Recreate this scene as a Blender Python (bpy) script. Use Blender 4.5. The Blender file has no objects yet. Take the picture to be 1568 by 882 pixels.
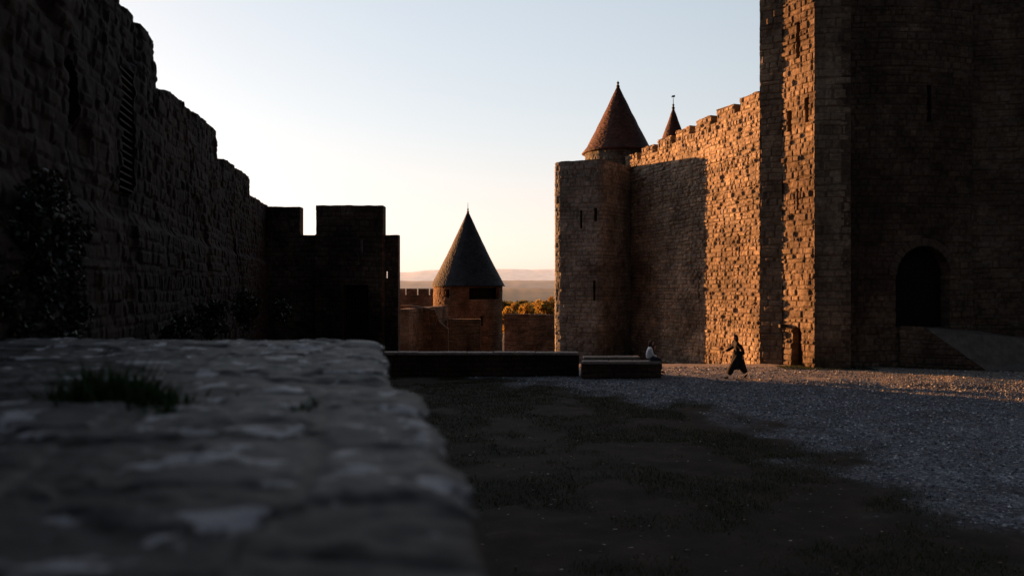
import bpy, math, numpy as np, random
from mathutils import Vector
random.seed(3); rng=np.random.default_rng(5)
S=bpy.context.scene
S.view_settings.view_transform='Standard'; S.view_settings.look='None'; S.view_settings.exposure=0

# ------------------------------------------------------------------ helpers
def link(o,parent=None):
    S.collection.objects.link(o)
    if parent: o.parent=parent
    return o
def empty(name,loc=(0,0,0)):
    e=bpy.data.objects.new(name,None); e.location=loc; e.empty_display_size=.3
    return link(e)
def mk(name,V,F,mat,parent=None,attr=None,smooth=False):
    V=np.asarray(V,dtype=np.float32); F=np.asarray(F,dtype=np.int32); k=F.shape[1]
    me=bpy.data.meshes.new(name)
    me.vertices.add(len(V)); me.vertices.foreach_set('co',V.ravel())
    me.loops.add(F.size); me.loops.foreach_set('vertex_index',F.ravel())
    me.polygons.add(len(F)); me.polygons.foreach_set('loop_start',np.arange(0,F.size,k,dtype=np.int32))
    me.polygons.foreach_set('loop_total',np.full(len(F),k,dtype=np.int32))
    me.update(calc_edges=True)
    if attr is not None:
        a=me.attributes.new('st','FLOAT_COLOR','POINT')
        c=np.ones((len(V),4),dtype=np.float32); c[:,:3]=attr
        a.data.foreach_set('color',c.ravel())
    me.polygons.foreach_set('use_smooth',np.full(len(F),smooth))
    me.materials.append(mat); me.validate()
    return link(bpy.data.objects.new(name,me),parent)
def pyd(name,V,F,mat,parent=None,smooth=False):
    me=bpy.data.meshes.new(name); me.from_pydata(V,[],F); me.update()
    me.materials.append(mat)
    for p in me.polygons: p.use_smooth=smooth
    return link(bpy.data.objects.new(name,me),parent)
def h2(i,j,s=0):
    n=(i.astype(np.int64)*374761393+j.astype(np.int64)*668265263+s*974634777)&0xffffffff
    n=((n^(n>>13))*1274126177)&0xffffffff
    n=((n^(n>>15))*2246822519)&0xffffffff
    return ((n^(n>>16))&0xffffff)/float(0x1000000)
def vn(x,y,s=0):
    i=np.floor(x);j=np.floor(y);fx=x-i;fy=y-j;fx=fx*fx*(3-2*fx);fy=fy*fy*(3-2*fy)
    a=h2(i,j,s);b=h2(i+1,j,s);c=h2(i,j+1,s);d=h2(i+1,j+1,s)
    return (a*(1-fx)+b*fx)*(1-fy)+(c*(1-fx)+d*fx)*fy
def fbm(x,y,s=0,o=4):
    r=0;a=.5;t=0
    for k in range(o):
        r=r+a*vn(x*2**k,y*2**k,s+k*7);t+=a;a*=.5
    return r/t
def sm(x,a,b):
    t=np.clip((x-a)/(b-a),0,1);return t*t*(3-2*t)
def stone(u,v,ch,bw,seed,groove=.03,amp=.035,warp=1.0):
    v2=v+.05*warp*(fbm(u*.6,v*.6,seed+50,2)-.5)*2+.015*warp*(vn(u*4,v*4,seed+3)-.5)
    u2=u+.05*warp*(vn(u*3,v*3,seed+9)-.5)
    fv=v2/ch;j=np.floor(fv);z=np.zeros_like(j)
    b=j+.5*(h2(j,z,seed)-.5);row=np.where(fv>=b,j,j-1)
    lo=row+.5*(h2(row,z,seed)-.5);hi=row+1+.5*(h2(row+1,z,seed)-.5)
    dv=np.minimum(fv-lo,hi-fv)*ch
    w=bw*(.6+.9*h2(row,z+5,seed))
    fu=u2/w+h2(row,z+8,seed)*7;i=np.floor(fu)
    b=i+.6*(h2(i,row,seed+1)-.5);col=np.where(fu>=b,i,i-1)
    lo=col+.6*(h2(col,row,seed+1)-.5);hi=col+1+.6*(h2(col+1,row,seed+1)-.5)
    du=np.minimum(fu-lo,hi-fu)*w
    d=np.minimum(du,dv)
    m=1-sm(d,.0,.05)
    r=h2(col,row,seed+2);r2=h2(col,row,seed+4)
    disp=-groove*m+amp*(r2-.5)*(1-.6*m)-np.where(r2<.1,amp*.9,0)*(1-m)
    disp=disp+amp*.7*(fbm(u*5,v*5,seed+20,3)-.5)+.05*(fbm(u*.7,v*.7,seed+30,2)-.5)
    return disp,r,m
def wall(name,path,side,z0,ztop,res,mat,parent=None,ch=.26,bw=.42,seed=0,groove=.035,amp=.04,hole=None,thick=.45,extra=None,u0=0,warp=1.0):
    P=np.array(path,float);seg=np.hypot(*(P[1:]-P[:-1]).T);L=np.concatenate([[0],np.cumsum(seg)])
    n=max(3,int(L[-1]/res)+1);u=np.linspace(0,L[-1],n)
    X=np.interp(u,L,P[:,0]);Y=np.interp(u,L,P[:,1])
    tx=np.gradient(X,u);ty=np.gradient(Y,u);l=np.hypot(tx,ty);tx/=l;ty/=l
    nx,ny=(ty,-tx) if side>0 else (-ty,tx)
    u=u+u0
    zt=ztop(u,X,Y) if callable(ztop) else np.full_like(u,ztop)
    zm=zt.max()+res;m=int((zm-z0)/res)+1;v=np.linspace(z0,zm,m)
    U,V=np.meshgrid(u,v)
    d,r,mo=stone(U,V,ch,bw,seed,groove,amp,warp)
    if extra is not None: d=d+extra(U,V,X[None,:]+0*U,Y[None,:]+0*U)
    XX=X[None,:]+nx[None,:]*d;YY=Y[None,:]+ny[None,:]*d
    ZZ=V+.02*(vn(U*9,V*9,seed+77)-.5)
    ZZ=np.minimum(ZZ,zt[None,:])
    BX=X[None,:]-nx[None,:]*thick+0*U;BY=Y[None,:]-ny[None,:]*thick+0*U
    B=fbm(U*.35,V*.25,seed+60,4)
    idx=np.arange(U.size).reshape(U.shape);NN=U.size
    F=np.stack([idx[:-1,:-1],idx[:-1,1:],idx[1:,1:],idx[1:,:-1]],-1)
    if side<0: F=F[...,::-1]
    cu=(U[:-1,:-1]+U[1:,1:])/2;cv=(V[:-1,:-1]+V[1:,1:])/2
    cx=np.broadcast_to(((X[:-1]+X[1:])/2)[None,:],cu.shape);cy=np.broadcast_to(((Y[:-1]+Y[1:])/2)[None,:],cu.shape)
    zc=np.minimum(zt[:-1],zt[1:])[None,:]
    keep=(cv-res*.5)<np.broadcast_to(zc,cu.shape)-.004
    if hole is not None: keep=keep&~hole(cx,cy,cv)
    K=np.pad(keep,1);rim=[]
    k=K[1:-1,1:-1]
    def add(mask,a,b):
        rim.append(np.stack([a[mask],b[mask],b[mask]+NN,a[mask]+NN],1))
    add(k&~K[2:,1:-1],idx[1:,:-1],idx[1:,1:])
    add(k&~K[:-2,1:-1],idx[:-1,1:],idx[:-1,:-1])
    add(k&~K[1:-1,2:],idx[1:,1:],idx[:-1,1:])
    add(k&~K[1:-1,:-2],idx[:-1,:-1],idx[1:,:-1])
    Ff=F[keep];FA=np.concatenate([Ff,Ff[:,::-1]+NN]+rim)
    used=np.unique(FA);remap=-np.ones(2*NN,int);remap[used]=np.arange(len(used))
    f=lambda a,b:np.concatenate([a.ravel(),b.ravel()])[used]
    VV=np.stack([f(XX,BX),f(YY,BY),f(ZZ,ZZ)],1);A=np.stack([f(r,r),f(mo,mo),f(B,B)],1)
    return mk(name,VV,remap[FA],mat,parent,A)
def prism(name,fp,z0,z1,mat,parent=None):
    n=len(fp);V=[(x,y,z0) for x,y in fp]+[(x,y,z1) for x,y in fp]
    F=[tuple(range(n))[::-1],tuple(range(n,2*n))]+[(i,(i+1)%n,n+(i+1)%n,n+i) for i in range(n)]
    return pyd(name,V,F,mat,parent)
def box(name,a,b,mat,parent=None,bev=.0):
    fp=[(a[0],a[1]),(b[0],a[1]),(b[0],b[1]),(a[0],b[1])]
    o=prism(name,fp,a[2],b[2],mat,parent)
    if bev:
        m=o.modifiers.new('b','BEVEL');m.width=bev;m.segments=2
    return o
def lathe(name,c,prof,mat,parent=None,n=64,smooth=True,jit=0.0):
    V=[];F=[]
    for k,(r,z) in enumerate(prof):
        for i in range(n):
            a=2*math.pi*i/n;rr=r+random.uniform(-jit,jit)*(r>.1)
            V.append((c[0]+rr*math.cos(a),c[1]+rr*math.sin(a),z))
    for k in range(len(prof)-1):
        for i in range(n):
            F.append((k*n+i,k*n+(i+1)%n,(k+1)*n+(i+1)%n,(k+1)*n+i))
    return pyd(name,V,F,mat,parent,smooth)
def tube(name,pts,r,mat,parent=None,n=6):
    V=[];F=[]
    for k,p in enumerate(pts):
        p=Vector(p);q=Vector(pts[min(k+1,len(pts)-1)])-Vector(pts[max(k-1,0)]);q.normalize()
        a=q.orthogonal().normalized();b=q.cross(a);rr=r[k] if isinstance(r,(list,tuple)) else r
        for i in range(n):
            t=2*math.pi*i/n;V.append(tuple(p+a*math.cos(t)*rr+b*math.sin(t)*rr))
    for k in range(len(pts)-1):
        for i in range(n):F.append((k*n+i,k*n+(i+1)%n,(k+1)*n+(i+1)%n,(k+1)*n+i))
    F.append(tuple(range(n))[::-1]);F.append(tuple(range((len(pts)-1)*n,len(pts)*n)))
    return pyd(name,V,F,mat,parent,True)

# ------------------------------------------------------------------ materials
def newmat(name):
    m=bpy.data.materials.new(name);m.use_nodes=True;nt=m.node_tree;b=nt.nodes['Principled BSDF']
    b.inputs['Roughness'].default_value=.9;b.inputs['Specular IOR Level'].default_value=.2
    return m,nt,b
def N(nt,t,**k):
    n=nt.nodes.new(t)
    for a,v in k.items():
        if a in n.inputs: n.inputs[a].default_value=v
        else: setattr(n,a,v)
    return n
def ramp(nt,fac,stops,interp='LINEAR'):
    r=nt.nodes.new('ShaderNodeValToRGB');r.color_ramp.interpolation=interp;e=r.color_ramp.elements
    while len(e)<len(stops): e.new(.5)
    for x,(p,c) in zip(e,stops): x.position=p;x.color=(*c,1)
    nt.links.new(fac,r.inputs[0]);return r.outputs[0]
def mix(nt,a,b,f,mode='MIX'):
    m=nt.nodes.new('ShaderNodeMix');m.data_type='RGBA';m.blend_type=mode
    for s,v in ((m.inputs[6],a),(m.inputs[7],b),(m.inputs[0],f)):
        if isinstance(v,(int,float)): s.default_value=v
        elif isinstance(v,tuple): s.default_value=(*v,1)
        else: nt.links.new(v,s)
    return m.outputs[2]
def noise(nt,scale,detail=4,rough=.6,coord=None):
    tc=nt.nodes.new('ShaderNodeTexCoord');n=N(nt,'ShaderNodeTexNoise',Scale=scale,Detail=detail,Roughness=rough)
    nt.links.new(tc.outputs['Object'] if coord is None else coord,n.inputs['Vector']);return n.outputs['Fac']
def bump(nt,b,h,st,dist=.02):
    n=N(nt,'ShaderNodeBump',Strength=st,Distance=dist);nt.links.new(h,n.inputs['Height']);nt.links.new(n.outputs[0],b.inputs['Normal'])
def masonry(name,cols,mort,stain=(.35,.3,.3),gain=1.0):
    m,nt,b=newmat(name)
    at=N(nt,'ShaderNodeAttribute',attribute_name='st');sp=nt.nodes.new('ShaderNodeSeparateColor');nt.links.new(at.outputs['Color'],sp.inputs[0])
    g=lambda c:tuple(x*gain for x in c)
    c=ramp(nt,sp.outputs[0],[(i/(len(cols)-1),g(k)) for i,k in enumerate(cols)])
    n1=noise(nt,7,6,.7);c=mix(nt,c,ramp(nt,n1,[(.3,(.45,.45,.45)),(.7,(1.35,1.35,1.35))]),1.0,'MULTIPLY')
    c=mix(nt,c,g(mort),ramp(nt,sp.outputs[1],[(.35,(0,0,0)),(.95,(.8,.8,.8))]))
    c=mix(nt,c,ramp(nt,sp.outputs[2],[(.35,stain),(.6,(1,1,1))]),1.0,'MULTIPLY')
    n3=noise(nt,.9,5,.65);c=mix(nt,c,ramp(nt,n3,[(.35,(.55,.55,.55)),(.65,(1.2,1.2,1.2))]),1.0,'MULTIPLY')
    nt.links.new(c,b.inputs['Base Color']);bump(nt,b,noise(nt,30,6,.75),.7,.02)
    return m
def plain(name,col,var=.4,scale=6,rough=.85,bm=.3,bs=25,metal=0):
    m,nt,b=newmat(name)
    c=mix(nt,col,ramp(nt,noise(nt,scale,5,.65),[(.3,(1-var,)*3),(.7,(1+var,)*3)]),1.0,'MULTIPLY')
    nt.links.new(c,b.inputs['Base Color']);b.inputs['Roughness'].default_value=rough;b.inputs['Metallic'].default_value=metal
    if bm: bump(nt,b,noise(nt,bs,5,.7),bm,.02)
    return m
M_right=masonry('sandstone_masonry',[(.17,.13,.10),(.28,.22,.17),(.22,.18,.15),(.34,.27,.20),(.20,.17,.16)],(.13,.10,.08),(.6,.58,.58),1.2)
M_beak=masonry('beak_sandstone_masonry',[(.2,.15,.11),(.3,.23,.17),(.24,.19,.15)],(.12,.09,.07),(.6,.58,.58),.9)
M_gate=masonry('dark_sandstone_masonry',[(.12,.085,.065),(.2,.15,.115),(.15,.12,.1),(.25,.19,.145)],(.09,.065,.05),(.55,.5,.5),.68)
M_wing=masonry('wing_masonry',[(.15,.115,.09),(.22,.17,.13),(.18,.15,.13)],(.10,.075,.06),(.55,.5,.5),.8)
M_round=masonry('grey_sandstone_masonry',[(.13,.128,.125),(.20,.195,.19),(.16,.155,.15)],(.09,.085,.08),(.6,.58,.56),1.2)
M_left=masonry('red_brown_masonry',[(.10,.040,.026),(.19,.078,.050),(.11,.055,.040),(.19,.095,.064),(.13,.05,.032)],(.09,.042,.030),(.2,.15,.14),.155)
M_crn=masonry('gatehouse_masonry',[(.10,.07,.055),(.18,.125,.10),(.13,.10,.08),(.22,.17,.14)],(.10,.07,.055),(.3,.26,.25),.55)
M_far=masonry('far_masonry',[(.30,.17,.11),(.4,.25,.17),(.3,.2,.15)],(.25,.16,.11),(.6,.55,.5),.75)
M_core=plain('rubble_core',(.05,.04,.033))
M_iron=plain('wrought_iron',(.02,.02,.02),.3,10,.6,.2,30,.3)
M_wood=plain('old_oak',(.03,.02,.014),.4,5)
M_dark=plain('interior_shade',(.008,.007,.007))  # near-black colour standing in for the shade inside openings

def roofmat(name,cols,rows):
    m,nt,b=newmat(name);tc=nt.nodes.new('ShaderNodeTexCoord');mp=nt.nodes.new('ShaderNodeMapping');mp.inputs['Scale'].default_value=(3,3,rows)
    nt.links.new(tc.outputs['Object'],mp.inputs[0])
    vo=N(nt,'ShaderNodeTexVoronoi',Scale=1.4);nt.links.new(mp.outputs[0],vo.inputs['Vector'])
    sp=nt.nodes.new('ShaderNodeSeparateColor');nt.links.new(vo.outputs['Color'],sp.inputs[0])
    c=ramp(nt,sp.outputs[0],[(i/(len(cols)-1),k) for i,k in enumerate(cols)])
    c=mix(nt,c,ramp(nt,noise(nt,1.5,5),[(.35,(.6,.6,.6)),(.65,(1.2,1.2,1.2))]),1.0,'MULTIPLY')
    nt.links.new(c,b.inputs['Base Color']);b.inputs['Roughness'].default_value=.75
    bump(nt,b,vo.outputs['Distance'],.8,.05);return m
M_tile=roofmat('clay_tiles',[(.055,.022,.018),(.09,.036,.027),(.055,.027,.023),(.11,.048,.035)],7)
M_slate=roofmat('slate_tiles',[(.015,.019,.027),(.027,.032,.042),(.02,.025,.034)],6)

# ------------------------------------------------------------------ terrain
def hz(x,y):
    return np.interp(y,[-4000,38,50,80,150,300,700,5000,9000],[0,0,-1.3,-3.2,-7,-16,-34,-38,-38])
def gravmask(x,y):
    b=np.interp(y,[0,12,16.5,19,21,23,25,27,30,34,38],[7.4,7.3,7.0,6.9,7.0,6.4,5.0,3.4,.6,-3,-6])
    w=(fbm(x*.7,y*.7,11,4)-.5)*4.5
    return sm(x-b+w,-.9,1.2)*(y<45)
xs=np.concatenate([-np.geomspace(5000,14,40),np.arange(-12,30,.16),np.geomspace(32,5000,40)])
ys=np.concatenate([-np.geomspace(3000,6,20),np.arange(-5,9,.6),np.arange(9,46,.16),np.geomspace(47,9000,80)])
GX,GY=np.meshgrid(xs,ys);g=gravmask(GX,GY)
near=((GY>5)&(GY<60)&(np.abs(GX)<40))
GZ=hz(GX,GY)+near*((fbm(GX*.5,GY*.5,2,3)-.5)*.16*sm(36-GY,0,5)+(fbm(GX*2.5,GY*2.5,8,3)-.5)*.07*(1-.7*g))
far=GY>120
GZ=GZ+far*(fbm(GX*.01,GY*.01,4,4)-.5)*6
idx=np.arange(GX.size).reshape(GX.shape)
F=np.stack([idx[:-1,:-1],idx[:-1,1:],idx[1:,1:],idx[1:,:-1]],-1).reshape(-1,4)
m,nt,b=newmat('ground_soil_gravel')
at=N(nt,'ShaderNodeAttribute',attribute_name='st');sp=nt.nodes.new('ShaderNodeSeparateColor');nt.links.new(at.outputs['Color'],sp.inputs[0])
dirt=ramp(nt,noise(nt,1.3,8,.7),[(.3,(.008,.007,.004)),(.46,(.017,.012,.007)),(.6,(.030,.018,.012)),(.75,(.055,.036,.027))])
tc=nt.nodes.new('ShaderNodeTexCoord');vo=N(nt,'ShaderNodeTexVoronoi',Scale=17.0);nt.links.new(tc.outputs['Object'],vo.inputs['Vector'])
sv=nt.nodes.new('ShaderNodeSeparateColor');nt.links.new(vo.outputs['Color'],sv.inputs[0])
grv=ramp(nt,sv.outputs[0],[(0,(.075,.08,.095)),(.5,(.13,.137,.158)),(.85,(.2,.21,.24)),(1,(.37,.38,.41))])
grv=mix(nt,grv,ramp(nt,noise(nt,.8,6,.7),[(.35,(.45,.4,.38)),(.65,(1.1,1.1,1.1))]),1.0,'MULTIPLY')
sand=ramp(nt,noise(nt,3,7,.7),[(.3,(.22,.18,.15)),(.7,(.42,.36,.32))])  # pale sandy colour, painted in to brighten the sunlit strip
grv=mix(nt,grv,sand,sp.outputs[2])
c=mix(nt,dirt,grv,sp.outputs[0])
farc=ramp(nt,noise(nt,.012,6,.7),[(.35,(.10,.085,.04)),(.5,(.22,.15,.08)),(.65,(.3,.2,.12))])
c=mix(nt,c,farc,sp.outputs[1])
nt.links.new(c,b.inputs['Base Color'])
hh=mix(nt,noise(nt,22,5,.75),vo.outputs['Distance'],sp.outputs[0]);bump(nt,b,hh,.9,.035)
sunlit_mask=sm(GY+.22*GX+(fbm(GX*.6,GY*.6,44,3)-.5)*2.5,33.4,34.8)  # painted sun strip, masked along the shadow edge on the ground
ground=mk('ground',np.stack([GX.ravel(),GY.ravel(),GZ.ravel()],1),F,m,None,np.stack([g.ravel(),sm(GY,80,200).ravel(),sunlit_mask.ravel()],1),True)

def groundz(x,y):
    g=gravmask(x,y)
    return hz(x,y)+((fbm(x*.5,y*.5,2,3)-.5)*.16*sm(36-y,0,5)+(fbm(x*2.5,y*2.5,8,3)-.5)*.07*(1-.7*g))
n=85000
yy=9.5+(rng.random(n)**1.1)*27;xx=-3+rng.random(n)*27
k=(gravmask(xx,yy)>rng.random(n)*.8+.1)&(rng.random(n)>.6*sm(yy,30,32));xx=xx[k];yy=yy[k];n=len(xx)
sz=(.010+.022*rng.random(n)**2)*(1+.02*yy)
zz=groundz(xx,yy)+sz*.2
octv=np.array([[1,0,0],[0,1,0],[-1,0,0],[0,-1,0],[0,0,.7],[0,0,-.7]]);octf=np.array([[0,1,4],[1,2,4],[2,3,4],[3,0,4],[1,0,5],[2,1,5],[3,2,5],[0,3,5]])
V=octv[None]*(sz[:,None,None]*(.7+.7*rng.random((n,6,1))));a=rng.random(n)*6.28;ca,sa=np.cos(a)[:,None],np.sin(a)[:,None]
X=V[...,0]*ca-V[...,1]*sa+xx[:,None];Y=V[...,0]*sa+V[...,1]*ca+yy[:,None];Z=V[...,2]+zz[:,None]
Fs=(octf[None]+6*np.arange(n)[:,None,None]).reshape(-1,3)
m,nt,b=newmat('gravel_stone');at=N(nt,'ShaderNodeAttribute',attribute_name='st');sp=nt.nodes.new('ShaderNodeSeparateColor');nt.links.new(at.outputs['Color'],sp.inputs[0])
nt.links.new(ramp(nt,sp.outputs[0],[(0,(.06,.064,.077)),(.6,(.15,.157,.182)),(.9,(.25,.26,.29)),(1,(.6,.6,.62))]),b.inputs['Base Color'])
mk('gravel',np.stack([X.ravel(),Y.ravel(),Z.ravel()],1),Fs,m,None,np.repeat(rng.random(n),6)[:,None]*np.ones(3))

def leafmat(name,cols,trans=.25,rough=.7):
    m,nt,b=newmat(name);at=N(nt,'ShaderNodeAttribute',attribute_name='st');sp=nt.nodes.new('ShaderNodeSeparateColor');nt.links.new(at.outputs['Color'],sp.inputs[0])
    c=ramp(nt,sp.outputs[0],[(i/(len(cols)-1),k) for i,k in enumerate(cols)]);nt.links.new(c,b.inputs['Base Color']);b.inputs['Roughness'].default_value=rough
    if trans:
        t=nt.nodes.new('ShaderNodeBsdfTranslucent');nt.links.new(c,t.inputs[0]);mx=nt.nodes.new('ShaderNodeMixShader');mx.inputs[0].default_value=trans
        nt.links.new(b.outputs[0],mx.inputs[1]);nt.links.new(t.outputs[0],mx.inputs[2]);nt.links.new(mx.outputs[0],nt.nodes['Material Output'].inputs[0])
    return m
M_grass=leafmat('grass_blades',[(.010,.024,.004),(.026,.044,.009),(.055,.055,.018)],.3)
def blades(name,xx,yy,zz,hgt,w,mat,parent=None):
    n=len(xx);a=rng.random(n)*6.28;ln=rng.normal(0,.45,(n,2))*hgt[:,None]
    p0=np.stack([xx-np.cos(a)*w,yy-np.sin(a)*w,zz],1);p1=np.stack([xx+np.cos(a)*w,yy+np.sin(a)*w,zz],1)
    p2=np.stack([xx+ln[:,0],yy+ln[:,1],zz+hgt],1)
    return mk(name,np.stack([p0,p1,p2],1).reshape(-1,3),np.arange(3*n).reshape(-1,3),mat,parent,np.repeat(rng.random(n),3)[:,None]*np.ones(3))
n=280000;yy=9.5+rng.random(n)*25;xx=-6+rng.random(n)*20
k=((1-gravmask(xx,yy))*sm(fbm(xx*.55,yy*.55,31,4)+.10*(yy>19)*(xx<5),.44,.6)>rng.random(n));xx=xx[k];yy=yy[k]
hg=(.02+.06*rng.random(len(xx)))*(.6+1.2*fbm(xx*1.3,yy*1.3,37,3))
x2=12.2+rng.random(9000)*4;y2=35.4+rng.random(9000)*1.6-(x2-13)*.12;xx=np.r_[xx,x2];yy=np.r_[yy,y2];hg=np.r_[hg,.03+.06*rng.random(9000)]
blades('grass',xx,yy,groundz(xx,yy)-.01,hg,.006+.0*xx,M_grass)
n=1800;yy=9.5+rng.random(n)*22;xx=-3+rng.random(n)*16;k=gravmask(xx,yy)<.5;xx=xx[k];yy=yy[k];n=len(xx);zz=groundz(xx,yy)+.015
s=.012+.025*rng.random(n);a=rng.random(n)*6.28;q=np.stack([np.stack([xx+s*np.cos(a+t),yy+s*.6*np.sin(a+t),zz+s*.4*(rng.random(n)-.2)],1) for t in(0,1.57,3.14,4.71)],1).reshape(-1,3)
mk('fallen_leaves',q,np.arange(4*n).reshape(-1,4),leafmat('dry_leaf',[(.05,.03,.02),(.14,.09,.05),(.4,.36,.32)],.1),None,np.repeat(rng.random(n),4)[:,None]*np.ones(3))

# ------------------------------------------------------------------ left rampart wall
def lz(u,X,Y):
    z=np.interp(Y,[-20,15.9,15.95,17.3,24.0,24.05,25.7,33.1,33.15,35,42],[8.45,8.62,7.74,8.0,8.44,7.62,7.86,8.27,7.50,7.67,7.93])
    for e,w,dd in((15.92,.3,.12),(24.02,.4,.10),(33.12,.5,.10)):
        z=z-dd*sm(Y,e-w,e)*(Y<e)
    return z-.05*fbm(u*2.5,u*0,5,3)
def lhole(x,y,z):
    a=(y>13.35)&(y<14.15)&(z>5.35)&(z<7.5)
    c=(y>10.5)&(y<11.2)&(z>6.0)&(z<6.9-.5*np.abs(y-10.85))
    d=(np.abs(y-20.5)<.07)&(z>4.5)&(z<5.7)
    e=(np.abs(y-28.5)<.09)&(z>4.5)&(z<5.9)
    return a|c|d|e
def lextra(U,V,X,Y):
    return .22*sm(10.35-Y,0,.12)+.12*sm(5.0-V,0,.2)-.07*sm(fbm(U*.5,V*.6,140,3),.52,.58)+.09*(fbm(U*1.7,V*2.2,150,4)-.5)
lw=empty('rampart_wall')
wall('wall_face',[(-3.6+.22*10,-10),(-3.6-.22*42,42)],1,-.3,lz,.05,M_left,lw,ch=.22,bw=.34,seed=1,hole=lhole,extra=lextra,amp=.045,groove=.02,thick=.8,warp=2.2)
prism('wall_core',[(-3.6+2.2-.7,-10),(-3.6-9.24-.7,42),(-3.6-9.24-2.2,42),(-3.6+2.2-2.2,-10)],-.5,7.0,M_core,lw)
for i in range(17):
    z=5.42+i*.125
    y0,y1=13.3,14.2
    xa,xb=-3.6-.22*y0,-3.6-.22*y1
    pyd('louvre_slat_%d'%i,[(xa-.02,y0,z),(xb-.02,y1,z),(xb-.3,y1,z+.09),(xa-.3,y0,z+.09),(xa-.02,y0,z+.03),(xb-.02,y1,z+.03),(xb-.3,y1,z+.12),(xa-.3,y0,z+.12)],
        [(0,1,2,3)[::-1],(4,5,6,7),(0,1,5,4),(1,2,6,5),(2,3,7,6),(3,0,4,7)],M_wood,lw)
# cross wall with gate
cw=empty('crenellated_gatehouse')
yb=41.3;kx=yb/42
def cz(u,X,Y):
    p=784+1220*X/yb
    z=np.where(p<460,7.82,np.where(p<485,6.35,np.where(p<588,7.87,6.36)))
    return z-.03*vn(u*3,u*0,3)
def chole(x,y,z):
    x=x/kx
    return ((x>-8.9)&(x<-7.55)&(z<3.75))|((x>-6.72)&(x<-6.58)&(z>4.1)&(z<4.45))|((np.abs(x+7.9)<.06)&(z>5.2)&(z<6.2))
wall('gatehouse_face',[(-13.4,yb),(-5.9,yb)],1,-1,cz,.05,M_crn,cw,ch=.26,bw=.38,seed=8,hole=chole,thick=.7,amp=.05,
     extra=lambda U,V,X,Y:.25*sm(X,-10.25,-10.15)*sm(-6.6-X,0,.08))
prism('gate_shade_panel',[(-13,yb+1.2),(-7.2,yb+1.2),(-7.2,yb+1.5),(-13,yb+1.5)],-1,5.5,M_dark,cw)  # dark panel painted as the shade behind the gate
for i in range(9):
    x=(-8.85+i*.16)*kx;tube('gate_bar_%d'%i,[(x,yb+.1,-.5),(x,yb+.1,3.6)],.018,M_iron,cw)
for z in(1.2,2.4,3.3): tube('gate_rail_%d'%int(z*10),[(-8.9*kx,yb+.1,z),(-7.5*kx,yb+.1,z)],.03,M_iron,cw)

# ------------------------------------------------------------------ right curtain wall
def rz(u,X,Y):
    s=u/1.95+.2;i=np.floor(s);f=s-i
    base=11.7+.19*i+.05*f
    base=np.where(f<.24,base-.62,base)
    return base-.03*vn(u*3,u*0,4)
R1=(6.47,52.5);R0=(11.87,38.2)
def rhole(x,y,z):
    a=(np.abs(y-39.7)<.06)&(z>5.0)&(z<6.3)
    b_=(np.abs(y-43.0)<.06)&(z>3.0)&(z<4.5)
    c_=(np.abs(y-47.8)<.07)&(z>3.0)&(z<4.9)
    d_=(np.abs(y-47.8)<.07)&(z>8.0)&(z<9.2)
    return a|b_|c_|d_
rw=empty('curtain_wall')
wall('wall_face',[R1,R0],1,-2.2,rz,.045,M_right,rw,ch=.2,bw=.34,seed=21,hole=rhole,amp=.08,groove=.05,thick=.6,warp=1.4)
prism('wall_core',[(R1[0]+.5,R1[1]+.2),(R0[0]+.5,R0[1]+.2),(R0[0]+1.8,R0[1]+.6),(R1[0]+1.8,R1[1]+.6)],-2.2,11.0,M_core,rw)

# ------------------------------------------------------------------ gate tower with beak
tw=empty('beaked_gate_tower')
A0=(11.87,38.2);A1=(12.75,37.62);A2=(13.66,36.0);A3=(15.2,35.75);A4=(15.35,36.5);A5=(21.4,37.0)
def thole(x,y,z):
    a=(((np.abs(x-13.2)<.05)&(z>14.2)&(z<15.9))|((np.abs(x-12.95)<.06)&(z>10.9)&(z<11.9))|((np.abs(x-13.45)<.05)&(z>11.2)&(z<12.3))|
           ((x>13.02)&(x<13.3)&(z<1.9-1.6*np.abs(x-13.16)))|((np.abs(x-13.2)<.035)&(z>7.2)&(z<8.2)))
    return a
def thole2(x,y,z):
    b_=(np.abs(x-19.1)<.09)&(z>11.2)&(z<12.9)
    w=1.33;cx=18.85
    c_=(np.abs(x-cx)<w)&(z>1.8)&(z<4.2+np.sqrt(np.clip(1-((x-cx)/w)**2,0,1))*1.35)
    return b_|c_
wall('tower_return',[A0,A1],1,-.4,22,.045,M_beak,tw,ch=.3,bw=.6,seed=31,amp=.03,groove=.03,thick=.5)
wall('beak_flank',[A1,A2],1,-.4,22,.045,M_beak,tw,ch=.25,bw=.42,seed=32,hole=thole,amp=.075,groove=.045,thick=.5)
wall('beak_front',[A2,A3],1,-.4,22,.05,M_beak,tw,ch=.32,bw=.6,seed=33,amp=.03,groove=.025,thick=.5)
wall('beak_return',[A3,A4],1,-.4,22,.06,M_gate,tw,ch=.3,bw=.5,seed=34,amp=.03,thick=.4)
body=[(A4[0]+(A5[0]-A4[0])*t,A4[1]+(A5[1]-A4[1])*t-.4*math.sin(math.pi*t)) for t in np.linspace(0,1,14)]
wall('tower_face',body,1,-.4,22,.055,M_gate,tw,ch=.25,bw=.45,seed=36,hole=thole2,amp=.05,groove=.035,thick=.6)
wall('tower_wing',[(21.4,37.1),(32,35.2)],1,-.4,22,.06,M_wing,tw,ch=.24,bw=.5,seed=35,thick=.6,amp=.05)
prism('tower_core',[(13.0,39.2),(14.4,38.9),(15.3,38.4),(32,38.0),(32,46),(15.5,46)],-.5,22,M_dark,tw)
box('tower_door',(17.4,37.3,1.8),(20.3,37.4,5.7),M_dark,tw)
pyd('postern_door',[(13.2,37.85,0),(13.75,36.8,0),(13.75,36.8,2),(13.2,37.85,2)],[(0,1,2,3)],M_wood,tw)
M_vou=plain('voussoir_stone',(.07,.054,.044),.5)
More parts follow.
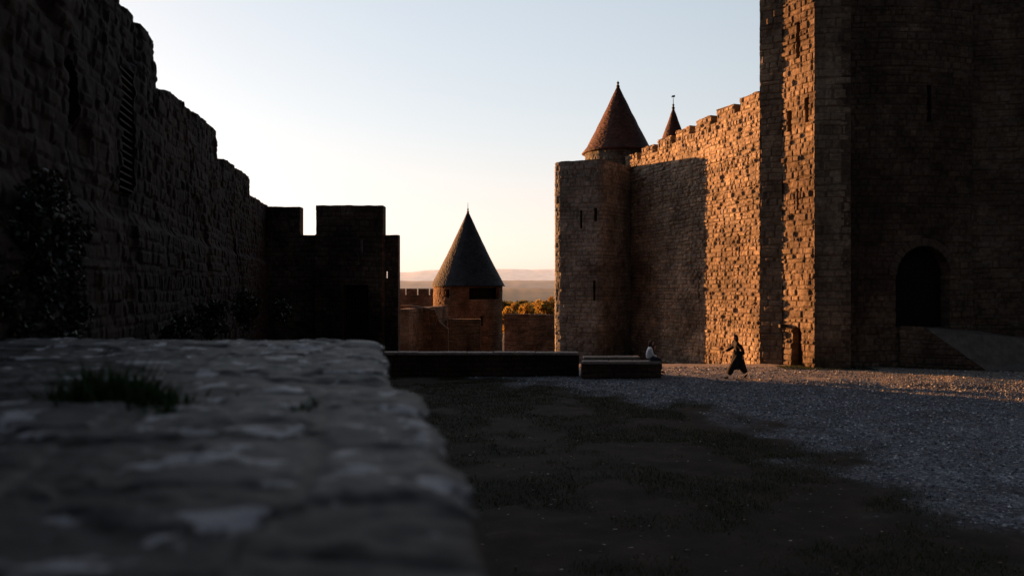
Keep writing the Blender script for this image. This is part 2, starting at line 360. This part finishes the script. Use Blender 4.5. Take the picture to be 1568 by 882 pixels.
for i in range(15):
    a=math.pi*(i+.5)/15;w=math.pi/15*.46
    vs=[]
    for k_ in(0,1):
        for aa in(a-w,a+w):
            for r in(1.32,1.66):
                xx_=18.85-math.cos(aa)*r;t=(xx_-A4[0])/(A5[0]-A4[0]);ys_=A4[1]+.5*t-.4*math.sin(math.pi*t)
                vs.append((xx_,ys_-.04+.4*k_,4.2+math.sin(aa)*r*1.02))
    pyd('voussoir_%d'%i,vs,[(0,1,3,2),(4,6,7,5),(0,4,5,1),(2,3,7,6),(0,2,6,4),(1,5,7,3)],M_vou,tw)
rp=empty('stone_ramp')
wall('ramp_side',[(17.6,36.15),(18.0,35.7),(20.7,34.8)],1,-.3,lambda u,X,Y:np.interp(X,[17.6,18.4,20.7],[1.9,1.9,.05]),.05,M_wing,rp,ch=.22,bw=.4,seed=40,thick=.3,amp=.03)
M_pave=plain('worn_paving',(.13,.118,.11),.35,3)
pyd('ramp_surface',[(17.6,36.3,1.8),(18.4,35.6,1.8),(20.7,34.85,.02),(27,34.0,.02),(27,37,.95),(20.2,37.2,1.8),(17.6,37.2,1.8)],[(0,1,5,6),(1,2,4,5),(2,3,4)],M_pave,rp)
ln=empty('wall_lantern');box('box',(12.55,37.3,1.75),(12.85,37.55,1.92),M_iron,ln,.02);tube('bracket',[(12.75,37.5,1.7),(12.8,37.75,1.6)],.02,M_iron,ln)

# ------------------------------------------------------------------ flat-fronted tower attached to curtain
rt=empty('corner_tower')
Pt=[(2.85,52.5),(2.62,48.5),(2.62,48.0),(2.85,47.75),(5.0,46.85),(5.35,46.85),(5.6,47.05),(7.2,49.4),(7.6,50.2)]
def rth(x,y,z):
    return (y<49)&(((np.abs(x-4.1)<.07)&(z>7.1)&(z<8.2))|((np.abs(x-4.9)<.1)&(z>7.5)&(z<8.3))|((np.abs(x-4.85)<.07)&(z>2.8)&(z<4.0)))
wall('tower_face',Pt,1,-2.2,lambda u,X,Y:11.15-.04*vn(u*3,u*0,2),.05,M_round,rt,ch=.24,bw=.42,seed=50,hole=rth,thick=.5,amp=.05,groove=.035)
prism('tower_core',[(3.3,52.5),(3.15,48.2),(5.3,47.4),(7.0,50),(7.2,52.5)],-2.2,10.8,M_core,rt)
def cone_tower(name,c,rb,ze,zt,rd,zd,mat,wm,flare=.25,fin=.6,n=64,seed=0,vane=False,hole=None):
    e=empty(name)
    prof=[(rb*.92,ze-.02),(rb+.0,ze),(rb*.965,ze+.12)]
    for t in np.linspace(.1,1,16):
        prof.append((max(.02,rb*((1-t)*.93+flare*.12*(1-t)**4)),ze+(zt-ze)*t))
    lathe('conical_roof',c,prof,mat,e,n,True,.015)
    lathe('finial',c,[(.09,zt-.25),(.13,zt-.1),(.05,zt),(.1,zt+.12),(.03,zt+.2),(.015,zt+fin)],M_iron,e,10)
    if vane:
        pyd('weather_vane',[(c[0]-.16,c[1],zt+fin-.05),(c[0]+.14,c[1],zt+fin-.02),(c[0]+.14,c[1],zt+fin+.14),(c[0]-.1,c[1],zt+fin+.1)],[(0,1,2,3)],M_iron,e)
    circ=[(c[0]+rd*math.cos(a),c[1]+rd*math.sin(a)) for a in np.linspace(0,math.pi*2,80)]
    wall('drum',circ,1,zd,ze+.02,.08,wm,e,seed=seed,thick=.3,hole=hole,ch=.24,bw=.4,amp=.03)
    return e
cone_tower('tiled_cone_tower',(7.05,53),2.4,12.45,17.05,2.2,8,M_tile,M_round,seed=61,fin=.25)
cone_tower('slender_cone_tower',(12.55,62),1.75,13.0,17.6,1.5,8,M_tile,M_round,seed=62,fin=.75,n=32,vane=True)
def fh(x,y,z):
    p=784+1220*x/75
    return (y<75)&(((p>722)&(p<764)&(z>2.4)&(z<3.45))|((p>738)&(p<742)&(z>0)&(z<.9))|((p>686)&(p<691)&(z>2.6)&(z<3.3)))
ct=cone_tower('slate_cone_tower',(-4.15,75),3.55,3.6,10.7,3.25,-4,M_slate,M_far,seed=63,fin=.75,hole=fh,flare=.6)
lathe('tower_inner',(-4.15,75),[(2.6,-4),(2.6,3.5)],M_dark,ct)
# ------------------------------------------------------------------ outer walls
def ow(name,a,b,z0,zt,seed,th=.8,ztf=None,mat=M_far):
    return wall(name,[a,b],1,z0,ztf if ztf else (lambda u,X,Y:zt-.05*vn(u*1.2,u*0,seed)),.09,mat,None,seed=seed,thick=th,ch=.28,bw=.5,amp=.03)
ow('outer_wall',(-12.2,80),(-7.4,78.5),-5,0,70,ztf=lambda u,X,Y:np.where((u/1.3)%1<.3,2.7,3.35))
ow('outer_wall',(-.7,72),(6.5,70),-5,1.1,71)
ow('terrace_wall',(-8.6,61),(-4.9,61),-3,0,72,ztf=lambda u,X,Y:np.interp(X,[-8.6,-8.0,-5.9,-5.5,-4.9],[2.2,2.2,1.9,.9,.4])-.05*vn(u*2,u*0,3))
ow('terrace_wall',(-5.3,66),(-2.6,66),-4,.9,73)
ow('terrace_wall',(-9.4,50),(-8.05,52),-3,.1,74)
ow('parapet_wall',(-7.5,58),(-5.4,67),-3,2.0,75)

# ------------------------------------------------------------------ low stone walls
M_cope=plain('coping_stone',(.24,.19,.165),.4,4,.8,.5)
M_low=masonry('low_wall_masonry',[(.08,.045,.03),(.12,.07,.05),(.1,.06,.045)],(.07,.045,.035),(.6,.6,.6),.65)
def low(name,x0,x1,y0,zt,dep=.55,seed=0,slope=0):
    e=empty(name)
    wall('wall_front',[(x0,y0),(x1,y0-slope)],1,-.2,zt-.12,.04,M_low,e,ch=.2,bw=.45,seed=seed,thick=dep-.05,amp=.03)
    x=x0
    i=0
    while x<x1-.05:
        w=min(random.uniform(.8,1.3),x1-x);t=(x-x0)/(x1-x0)
        o=box('coping_%d'%i,(x+.006,y0-.05-slope*t,zt-.12+random.uniform(0,.008)),(x+w-.006,y0+dep-slope*t,zt+random.uniform(-.008,.008)),M_cope,e,.03);x+=w;i+=1
low('low_stone_wall',-5.6,2.75,32.7,1.0,.6,80)
low('low_stone_wall',2.8,5.95,31.8,.72,.55,83)
low('low_stone_wall',3.0,5.4,33.5,.74,.6,86)

# ------------------------------------------------------------------ foreground terrace parapet
T=np.concatenate([np.arange(-2,7.2,.025),[7.2]]);Sg=np.concatenate([-np.geomspace(3.4,.03,26),np.arange(0,5.6,.025)])
TT,SS=np.meshgrid(T,Sg)
edge=.2-.1866*TT+.06*sm(3.85-TT,0,.12)-.06*sm(TT,3.9,4.1)+.07*(fbm(TT*2.6,TT*0,5,4)-.5)
top=np.clip(SS,0,None);dn=np.clip(-SS,0,None)
d,r,mo=stone(TT*1.0,SS+.3+.25*(fbm(TT*1.1,SS*1.1,97,2)-.5),.75,.95,90,.010,.016)
chip=sm(fbm(TT*2.6,SS*1.7,93,5),.5,.54)
det=(fbm(TT*3.0,SS*4,91,5)-.5)*.025+(fbm(TT*16,SS*11,92,4)-.5)*.022+.014*chip
X=edge-top;Zt=3.295+d+det-dn
Zt=Zt-.03*np.exp(-top/.03)*(SS>=0)
X=X+np.where(SS<0,d+det,0)
Yt=TT+0*SS
fe=sm(TT,7.05,7.2);Zt=Zt-.05*fe*(SS>=0)
idx=np.arange(TT.size).reshape(TT.shape);F=np.stack([idx[:-1,:-1],idx[1:,:-1],idx[1:,1:],idx[:-1,1:]],-1).reshape(-1,4)
m,nt,b=newmat('weathered_parapet_stone')
at=N(nt,'ShaderNodeAttribute',attribute_name='st');sp=nt.nodes.new('ShaderNodeSeparateColor');nt.links.new(at.outputs['Color'],sp.inputs[0])
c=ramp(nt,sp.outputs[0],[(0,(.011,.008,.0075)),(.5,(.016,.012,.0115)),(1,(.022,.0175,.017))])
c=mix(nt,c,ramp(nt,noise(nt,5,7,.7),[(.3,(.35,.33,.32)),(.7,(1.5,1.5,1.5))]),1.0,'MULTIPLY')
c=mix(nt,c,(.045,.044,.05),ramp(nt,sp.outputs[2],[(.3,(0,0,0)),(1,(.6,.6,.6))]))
lichen_hl=ramp(nt,noise(nt,4.2,5,.62),[(.56,(0,0,0)),(.60,(1,1,1))])  # pale lichen patches, also painting the bluish sky highlights on the stone
c=mix(nt,c,(.30,.29,.32),lichen_hl)
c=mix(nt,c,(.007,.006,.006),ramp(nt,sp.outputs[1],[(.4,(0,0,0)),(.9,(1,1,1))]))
nt.links.new(c,b.inputs['Base Color']);bump(nt,b,noise(nt,45,6,.8),.8,.012);b.inputs['Roughness'].default_value=.6;b.inputs['Specular IOR Level'].default_value=.22
par=empty('stone_parapet')
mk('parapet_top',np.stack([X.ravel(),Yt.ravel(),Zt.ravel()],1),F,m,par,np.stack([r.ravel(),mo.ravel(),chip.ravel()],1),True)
wall('parapet_end',[(-6.6,7.2),(-1.17,7.2)],-1,0,3.24,.08,M_left,par,seed=95,thick=.3)

# ------------------------------------------------------------------ foliage
def leafcloud(name,clumps,size,mat,parent=None,flat=.6):
    Cs=[];
    for (x,y,z,r,k) in clumps:
        p=rng.normal(0,1,(k,3));p/=np.linalg.norm(p,axis=1)[:,None];p*=(rng.random((k,1))**.45)*r;p[:,2]*=flat+.2
        Cs.append(p+np.array([x,y,z]))
    Cn=np.concatenate(Cs);n=len(Cn);a=rng.normal(0,1,(n,3));a/=np.linalg.norm(a,axis=1)[:,None];b_=rng.normal(0,1,(n,3));b_-=a*(a*b_).sum(1)[:,None];b_/=np.linalg.norm(b_,axis=1)[:,None]
    s=size*(.6+.8*rng.random((n,1)));V=np.stack([Cn-a*s,Cn+b_*s*.5,Cn+a*s,Cn-b_*s*.5],1).reshape(-1,3)
    return mk(name,V,np.arange(4*n).reshape(-1,4),mat,parent,np.repeat(rng.random(n),4)[:,None]*np.ones(3))
M_ivy=leafmat('ivy_leaves',[(.004,.006,.003),(.008,.011,.005),(.014,.016,.008)],.15,.5)
M_aut=leafmat('autumn_leaves',[(.17,.09,.02),(.34,.20,.04),(.42,.29,.07),(.2,.18,.05)],.5)
M_gre=leafmat('tree_leaves',[(.06,.07,.02),(.12,.11,.03),(.25,.18,.05)],.4)
M_bark=plain('bark',(.04,.03,.02))
def shrub(name,c,w,hh,nc,k,size,wdir=(0,1,0)):
    e=empty(name,)
    cl=[]
    for i in range(nc):
        t=random.uniform(-1,1);zz=random.random()
        x=c[0]+random.uniform(-.25,.35)*w*.6+wdir[0]*t*w;y=c[1]+t*w*wdir[1];z=c[2]+zz*hh*(1-.5*abs(t))
        cl.append((x,y,z,random.uniform(.12,.32)*min(1,hh),k))
        if i%3==0: tube('stem_%d'%i,[(c[0],c[1],c[2]-.2),((c[0]+x)/2+.05,(c[1]+y)/2,(c[2]+z)/2),(x,y,z)],[.02,.013,.004],M_bark,e)
    leafcloud('leaves',cl,size,M_ivy,e);return e
shrub('ivy_bush',(-5.45,9.0,3.2),1.2,2.1,80,200,.04,(-.22,1,0))
shrub('ivy_bush',(-5.1,7.6,3.1),.5,1.3,26,160,.035,(-.22,1,0))
for (x,y,hh,w) in((-6.3,15,.5,.8),(-7.0,18.5,.75,1.1),(-7.3,22,.9,1.2),(-7.6,26,.6,1.2)):
    shrub('shrub',(x,y,2.7),w,hh,22,110,.05,(-.22,1,0))
M_tuft=leafmat('weed_leaves',[(.008,.022,.005),(.018,.045,.01),(.035,.06,.018)],.3)
def tuft(name,x,y,w,hh,k):
    e=empty(name)
    px_=x+rng.normal(0,w,k);py_=y+rng.normal(0,.09,k);hgt=(hh*(.3+.9*rng.random(k)))*np.exp(-((px_-x)/(w*2))**2)*(.5+vn(px_*9,py_*4,7))
    blades('leaves',px_,py_,np.full(k,3.285),hgt,.006+.004*rng.random(k),M_tuft,e)
tuft('weed_plant',-1.74,3.45,.16,.15,700);tuft('weed_plant',-1.36,3.15,.035,.07,120);tuft('weed_plant',-.83,3.2,.018,.07,60)

def tree(name,x,y,z,hh,r,mat,k=2600,size=.22):
    e=empty(name);tube('trunk',[(x,y,z),(x+.1,y,z+hh*.3),(x,y+.1,z+hh*.7)],[.22,.16,.06],M_bark,e)
    cl=[]
    for i in range(14):
        a=random.uniform(0,6.28);rr=random.uniform(.1,.8)*r;q=(x+rr*math.cos(a),y+rr*math.sin(a),z+hh*random.uniform(.4,.92))
        cl.append((*q,r*random.uniform(.25,.42),k//14));tube('limb_%d'%i,[(x,y,z+hh*.3),q],[.08,.02],M_bark,e,4)
    leafcloud('crown',cl,size,mat,e,.8)
for i in range(11):
    y=random.uniform(115,170);px=768+i*9+random.uniform(-4,4);x=(px-784)/1220*y
    zt=3.8-random.uniform(16,34)/1220*y;z=float(hz(x,y))-1.5
    tree('autumn_tree',x,y,z,zt-z,2.2,M_aut if i%3 else M_gre)
cl=[];
for i in range(700):
    y=random.uniform(230,1400);x=random.uniform(-.16,.08)*y;z=float(hz(0,y))+3
    for q in range(2): cl.append((x+random.uniform(-4,4),y,z+random.uniform(0,4),random.uniform(2.5,6),50))
leafcloud('distant_trees',cl,1.3,M_gre)

def hill(name,y,zb,base,amp,seed,col,em,haze_col):
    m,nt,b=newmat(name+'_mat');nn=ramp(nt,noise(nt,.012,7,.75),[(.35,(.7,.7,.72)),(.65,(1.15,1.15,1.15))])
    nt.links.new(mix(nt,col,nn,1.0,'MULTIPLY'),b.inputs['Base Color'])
    nt.links.new(mix(nt,haze_col,nn,.5,'MULTIPLY'),b.inputs['Emission Color']);b.inputs['Emission Strength'].default_value=em  # hills glow slightly: haze put into the material as emission
    x=np.linspace(-y*1.2,y*1.2,500);t=np.linspace(0,1,14);XX,TT=np.meshgrid(x,t)
    pr=base+amp*(fbm(x*6/y,x*0,seed,5)-.5)*2
    Z=zb+(pr[None,:]-zb)*np.sin(TT*math.pi/2)+amp*.1*(fbm(XX*30/y,TT*6,seed+3,3)-.5)*TT
    Y=y+TT*y*.3
    idx=np.arange(XX.size).reshape(XX.shape);F=np.stack([idx[:-1,:-1],idx[:-1,1:],idx[1:,1:],idx[1:,:-1]],-1).reshape(-1,4)
    mk(name,np.stack([XX.ravel(),Y.ravel(),Z.ravel()],1),F,m,None,None,True)
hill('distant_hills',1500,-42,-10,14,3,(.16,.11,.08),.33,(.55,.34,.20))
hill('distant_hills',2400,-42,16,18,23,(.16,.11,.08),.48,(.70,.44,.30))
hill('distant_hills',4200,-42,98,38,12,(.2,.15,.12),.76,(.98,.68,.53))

# ------------------------------------------------------------------ people
def skin(name,verts,edges,rad,mat,parent,sub=2):
    me=bpy.data.meshes.new(name);me.from_pydata(verts,edges,[]);me.update();me.materials.append(mat)
    o=link(bpy.data.objects.new(name,me),parent)
    md=o.modifiers.new('skin','SKIN')
    if not me.skin_vertices: me.skin_vertices.new()
    for i,s in enumerate(me.skin_vertices[0].data):
        r=rad[i];s.radius=(r,r) if not isinstance(r,tuple) else r;s.use_root=(i==0)
    md.use_smooth_shade=True
    s=o.modifiers.new('sub','SUBSURF');s.levels=sub;s.render_levels=sub
    return o
def cloth(n,c): return plain(n,c,.25,8,.9,.2,40)
M_skin=plain('skin',(.45,.25,.17),.1,10,.6,0);M_black=cloth('black_cloth',(.015,.015,.019));M_white=cloth('white_cotton',(.8,.8,.83))
M_hairb=plain('brown_hair',(.06,.03,.018),.4,40,.5,.5,60);M_haird=plain('dark_hair',(.012,.01,.01),.4,40,.5,.5,60);M_jean=cloth('dark_denim',(.03,.035,.05));M_navy=cloth('navy_cloth',(.03,.03,.045))
M_lips=plain('lips',(.3,.1,.08),.1)
def head(parent,p,hair,yaw=0,tilt=0,long=False,scarf=None):
    e=bpy.data.objects.new('head',None);link(e,parent);e.location=p;e.rotation_euler=(0,tilt,yaw)
    import bmesh
    bm=bmesh.new();bmesh.ops.create_uvsphere(bm,u_segments=24,v_segments=16,radius=1)
    for v in bm.verts:
        x,y,z=v.co;w=1-.25*max(0,-z)**1.3
        v.co=Vector((x*.095*w+(.01 if z<-.3 and x>0 else 0),y*.075*w,z*.115))
    me=bpy.data.meshes.new('face');bm.to_mesh(me);bm.free();me.materials.append(M_skin)
    for q in me.polygons:q.use_smooth=True
    link(bpy.data.objects.new('face',me),e)
    pyd('nose',[(.088,.0,.02),(.088,.016,-.03),(.088,-.016,-.03),(.118,0,-.024)],[(0,1,3),(0,3,2),(1,2,3)],M_skin,e,True)
    pyd('mouth',[(.088,.022,-.055),(.088,-.022,-.055),(.094,0,-.05),(.093,0,-.062)],[(0,1,2),(0,3,1)],M_lips,e)
    for s in(-1,1):
        lathe('eye_%d'%s,(.085,s*.03),[(.001,0),(.009,.004),(.009,.012),(.001,.016)],M_haird,e,8)
        tube('ear_%d'%s,[(-.005,s*.072,-.03),(-.012,s*.083,0),(-.005,s*.075,.025)],[.008,.014,.01],M_skin,e)
    bm=bmesh.new();bmesh.ops.create_uvsphere(bm,u_segments=24,v_segments=16,radius=1)
    for v in bm.verts:
        x,y,z=v.co
        if x>.25 and z<.45: v.co=Vector((x*.06,y*.06,z*.09))
        else:
            v.co=Vector((x*.108-.008,y*.09,z*.125+.008))
            if z<0: v.co.x-=.01; v.co.z*=1.0+(1.0 if long else .1)
    me=bpy.data.meshes.new('hair');bm.to_mesh(me);bm.free();me.materials.append(hair)
    for q in me.polygons:q.use_smooth=True
    link(bpy.data.objects.new('hair',me),e)
def hand(parent,w,d,side,curl=.5):
    w=Vector(w);d=Vector(d).normalized();up=Vector((0,side,0)) if abs(d.y)<.8 else Vector((1,0,0))
    s=d.cross(up).normalized();palm=w+d*.075
    skin('palm',[tuple(w),tuple(w+d*.04),tuple(palm)],[(0,1),(1,2)],[(.022,.022),(.028,.018),(.034,.014)],M_skin,parent,1)
    for i,l in enumerate((.062,.072,.068,.052)):
        o=s*(i-1.5)*.017;c=up*(-curl*.02)
        skin('finger_%d'%i,[tuple(palm+o-d*.02),tuple(palm+o+d*l*.45+c*.4),tuple(palm+o+d*l*.75+c),tuple(palm+o+d*l+c*2)],[(0,1),(1,2),(2,3)],[.009,.009,.008,.006],M_skin,parent,1)
    o=s*-.03
    skin('thumb',[tuple(w+d*.02+o*.6),tuple(w+d*.05+o*1.5),tuple(w+d*.085+o*1.8)],[(0,1),(1,2)],[.011,.010,.008],M_skin,parent,1)
wk=empty('walking_woman',(9.15,32.3,float(groundz(np.array([9.15]),np.array([32.3]))[0])))
wk.rotation_euler=(0,0,math.pi+.08);wk.scale=(1.03,1.03,1.03)
v=[(0,0,.93),(.02,0,1.08),(.045,0,1.25),(.05,0,1.36),(.06,0,1.44),(.075,0,1.52),
   (.05,.15,1.37),(-.12,.22,1.14),(-.16,.20,.92),
   (.05,-.15,1.37),(.19,-.22,1.16),(.42,-.18,1.06),
   (.02,.09,.86),(.24,.1,.5),(.42,.1,.14),
   (-.02,-.09,.86),(-.10,-.1,.5),(-.40,-.1,.2)]
e=[(0,1),(1,2),(2,3),(3,4),(4,5),(3,6),(6,7),(7,8),(3,9),(9,10),(10,11),(0,12),(12,13),(13,14),(0,15),(15,16),(16,17)]
r=[(.15,.12),(.13,.10),(.15,.11),(.13,.09),(.055,.055),(.05,.05),.085,.07,.055,.085,.07,.055,.12,.14,.13,.12,.14,.13]
skin('body',v,e,r,M_black,wk)
V=[];F=[];n=56;rows=12
for k in range(rows):
    t=k/(rows-1);z=1.08-.76*t
    for i in range(n):
        a=2*math.pi*i/n;f=1+.07*t*math.sin(a*7+1)
        V.append((( .16+.19*t)*math.cos(a)*f-.02*t,(.14+.06*t)*math.sin(a)*f,z+.06*t*t*(1-abs(math.cos(a)))+(-.08*t*t if math.cos(a)<-.5 else 0)))
for k in range(rows-1):
    for i in range(n):F.append((k*n+i,k*n+(i+1)%n,(k+1)*n+(i+1)%n,(k+1)*n+i))
pyd('coat_skirt',V,F,M_black,wk,True)
skin('left_shoe',[(.40,.1,.06),(.48,.1,.045),(.60,.1,.045)],[(0,1),(1,2)],[.045,.045,.035],M_haird,wk)
skin('right_shoe',[(-.42,-.1,.15),(-.37,-.1,.08),(-.29,-.1,.03)],[(0,1),(1,2)],[.045,.045,.03],M_haird,wk)
hand(wk,(.44,-.18,1.05),(.9,0,-.3),1);hand(wk,(-.16,.20,.90),(0.1,0,-1),-1)
head(wk,(.10,0,1.60),M_haird,0,.12,True)
def seated(name,loc,yaw,top,leg,hair,lean=0,long=False,down=True):
    s=empty(name,loc);s.rotation_euler=(0,0,yaw)
    vv=[(0,0,.10),(-.03,0,.22),(-.02+lean*.5,0,.38),(.0+lean*.8,0,.50),(.02+lean,0,.57),(.03+lean*1.1,0,.63),
       (lean*.8,.15,.50),(.06+lean*.6,.22,.27),(.26,.14,.2),(lean*.8,-.15,.50),(.06+lean*.6,-.22,.27),(.26,-.14,.2)]
    ee=[(0,1),(1,2),(2,3),(3,4),(4,5),(3,6),(6,7),(7,8),(3,9),(9,10),(10,11)]
    skin('torso',vv,ee,[(.13,.15),(.12,.13),(.13,.14),(.10,.12),.05,.045,.065,.05,.035,.065,.05,.035],top,s)
    skin('legs',[(0,0,.09),(.08,.09,.09),(.42,.11,.07),(.47,.12,-.36),(.08,-.09,.09),(.42,-.11,.07),(.44,-.12,-.36)],[(0,1),(1,2),(2,3),(0,4),(4,5),(5,6)],[.11,.09,.065,.045,.09,.065,.045],leg,s)
    for q in(.12,-.12): skin('shoe_%d'%(q*100),[(.45,q,-.42),(.5,q,-.44),(.62,q,-.45)],[(0,1),(1,2)],[.04,.04,.03],M_haird,s)
    hand(s,(.27,.14,.19),(1,0,-.25),1);hand(s,(.27,-.14,.19),(1,0,-.25),-1)
    head(s,(.06+lean*1.1,0,.72),hair,0,.1,long)
seated('seated_person',(5.52,31.98,.71),.1,M_white,M_jean,M_hairb,.02,True)
seated('seated_person',(5.66,32.95,.0+.48),.1,M_navy,M_navy,M_haird,.12)
box('stone_seat_block',(5.42,32.7,-.1),(5.98,33.3,.49),M_cope,None,.04)

# ------------------------------------------------------------------ light, sky, camera
az=math.radians(54);el=math.radians(4.4)
sd=Vector((-math.sin(az)*math.cos(el),math.cos(az)*math.cos(el),math.sin(el)))
L=bpy.data.lights.new('sun','SUN');L.energy=17;L.angle=math.radians(.5);L.color=(1,.41,.12)
lo=link(bpy.data.objects.new('sun',L));lo.rotation_euler=(-sd).to_track_quat('-Z','Y').to_euler()
W=bpy.data.worlds.new('World');S.world=W;W.use_nodes=True;nt=W.node_tree
def vmath(op,a,b=None,s=None):
    n=nt.nodes.new('ShaderNodeVectorMath');n.operation=op;nt.links.new(a,n.inputs[0])
    if b is not None: n.inputs[1].default_value=b
    if s is not None:
        if isinstance(s,(int,float)): n.inputs['Scale'].default_value=s
        else: nt.links.new(s,n.inputs['Scale'])
    return n
def mapr(x,a,b,c,d):
    n=nt.nodes.new('ShaderNodeMapRange');n.interpolation_type='SMOOTHSTEP'
    for i_,v_ in zip((1,2,3,4),(a,b,c,d)): n.inputs[i_].default_value=v_
    nt.links.new(x,n.inputs[0]);return n.outputs[0]
sk=nt.nodes.new('ShaderNodeTexSky');sk.sky_type='NISHITA';sk.sun_disc=False;sk.sun_elevation=el;sk.sun_rotation=-az;sk.air_density=1;sk.dust_density=1;sk.ozone_density=1
tc=nt.nodes.new('ShaderNodeTexCoord');sx=nt.nodes.new('ShaderNodeSeparateXYZ');nt.links.new(tc.outputs['Generated'],sx.inputs[0])
pre=vmath('SCALE',sk.outputs[0],s=.15)
gm=nt.nodes.new('ShaderNodeGamma');gm.inputs[1].default_value=.45;nt.links.new(pre.outputs[0],gm.inputs[0])
hs=nt.nodes.new('ShaderNodeHueSaturation');nt.links.new(gm.outputs[0],hs.inputs['Color']);nt.links.new(mapr(sx.outputs[2],0,.34,.40,1.0),hs.inputs['Saturation'])
tint=mix(nt,(1.12,.97,.95),(1.0,.985,1.05),mapr(sx.outputs[2],0,.22,0,1))
tn=nt.nodes.new('ShaderNodeVectorMath');tn.operation='MULTIPLY';nt.links.new(hs.outputs[0],tn.inputs[0]);nt.links.new(tint,tn.inputs[1])
gv=Vector((-.42,.90,.12)).normalized();dp=vmath('DOT_PRODUCT',tc.outputs['Generated'],tuple(gv))
gain=mapr(dp.outputs['Value'],-.3,.9,.17*6.67,1.36*6.67)
vm=vmath('SCALE',tn.outputs[0],s=gain)
bg=nt.nodes['Background'];nt.links.new(vm.outputs[0],bg.inputs[0]);bg.inputs[1].default_value=.15
cam=bpy.data.cameras.new('camera');co=link(bpy.data.objects.new('camera',cam));S.camera=co
co.location=(0,0,3.8);co.rotation_euler=(math.radians(90),0,0);cam.lens=1220/1568*36;cam.sensor_width=36;cam.shift_y=-6/1568;cam.clip_end=20000;cam.clip_start=.05
cam.dof.use_dof=True;cam.dof.focus_distance=36;cam.dof.aperture_fstop=1.1
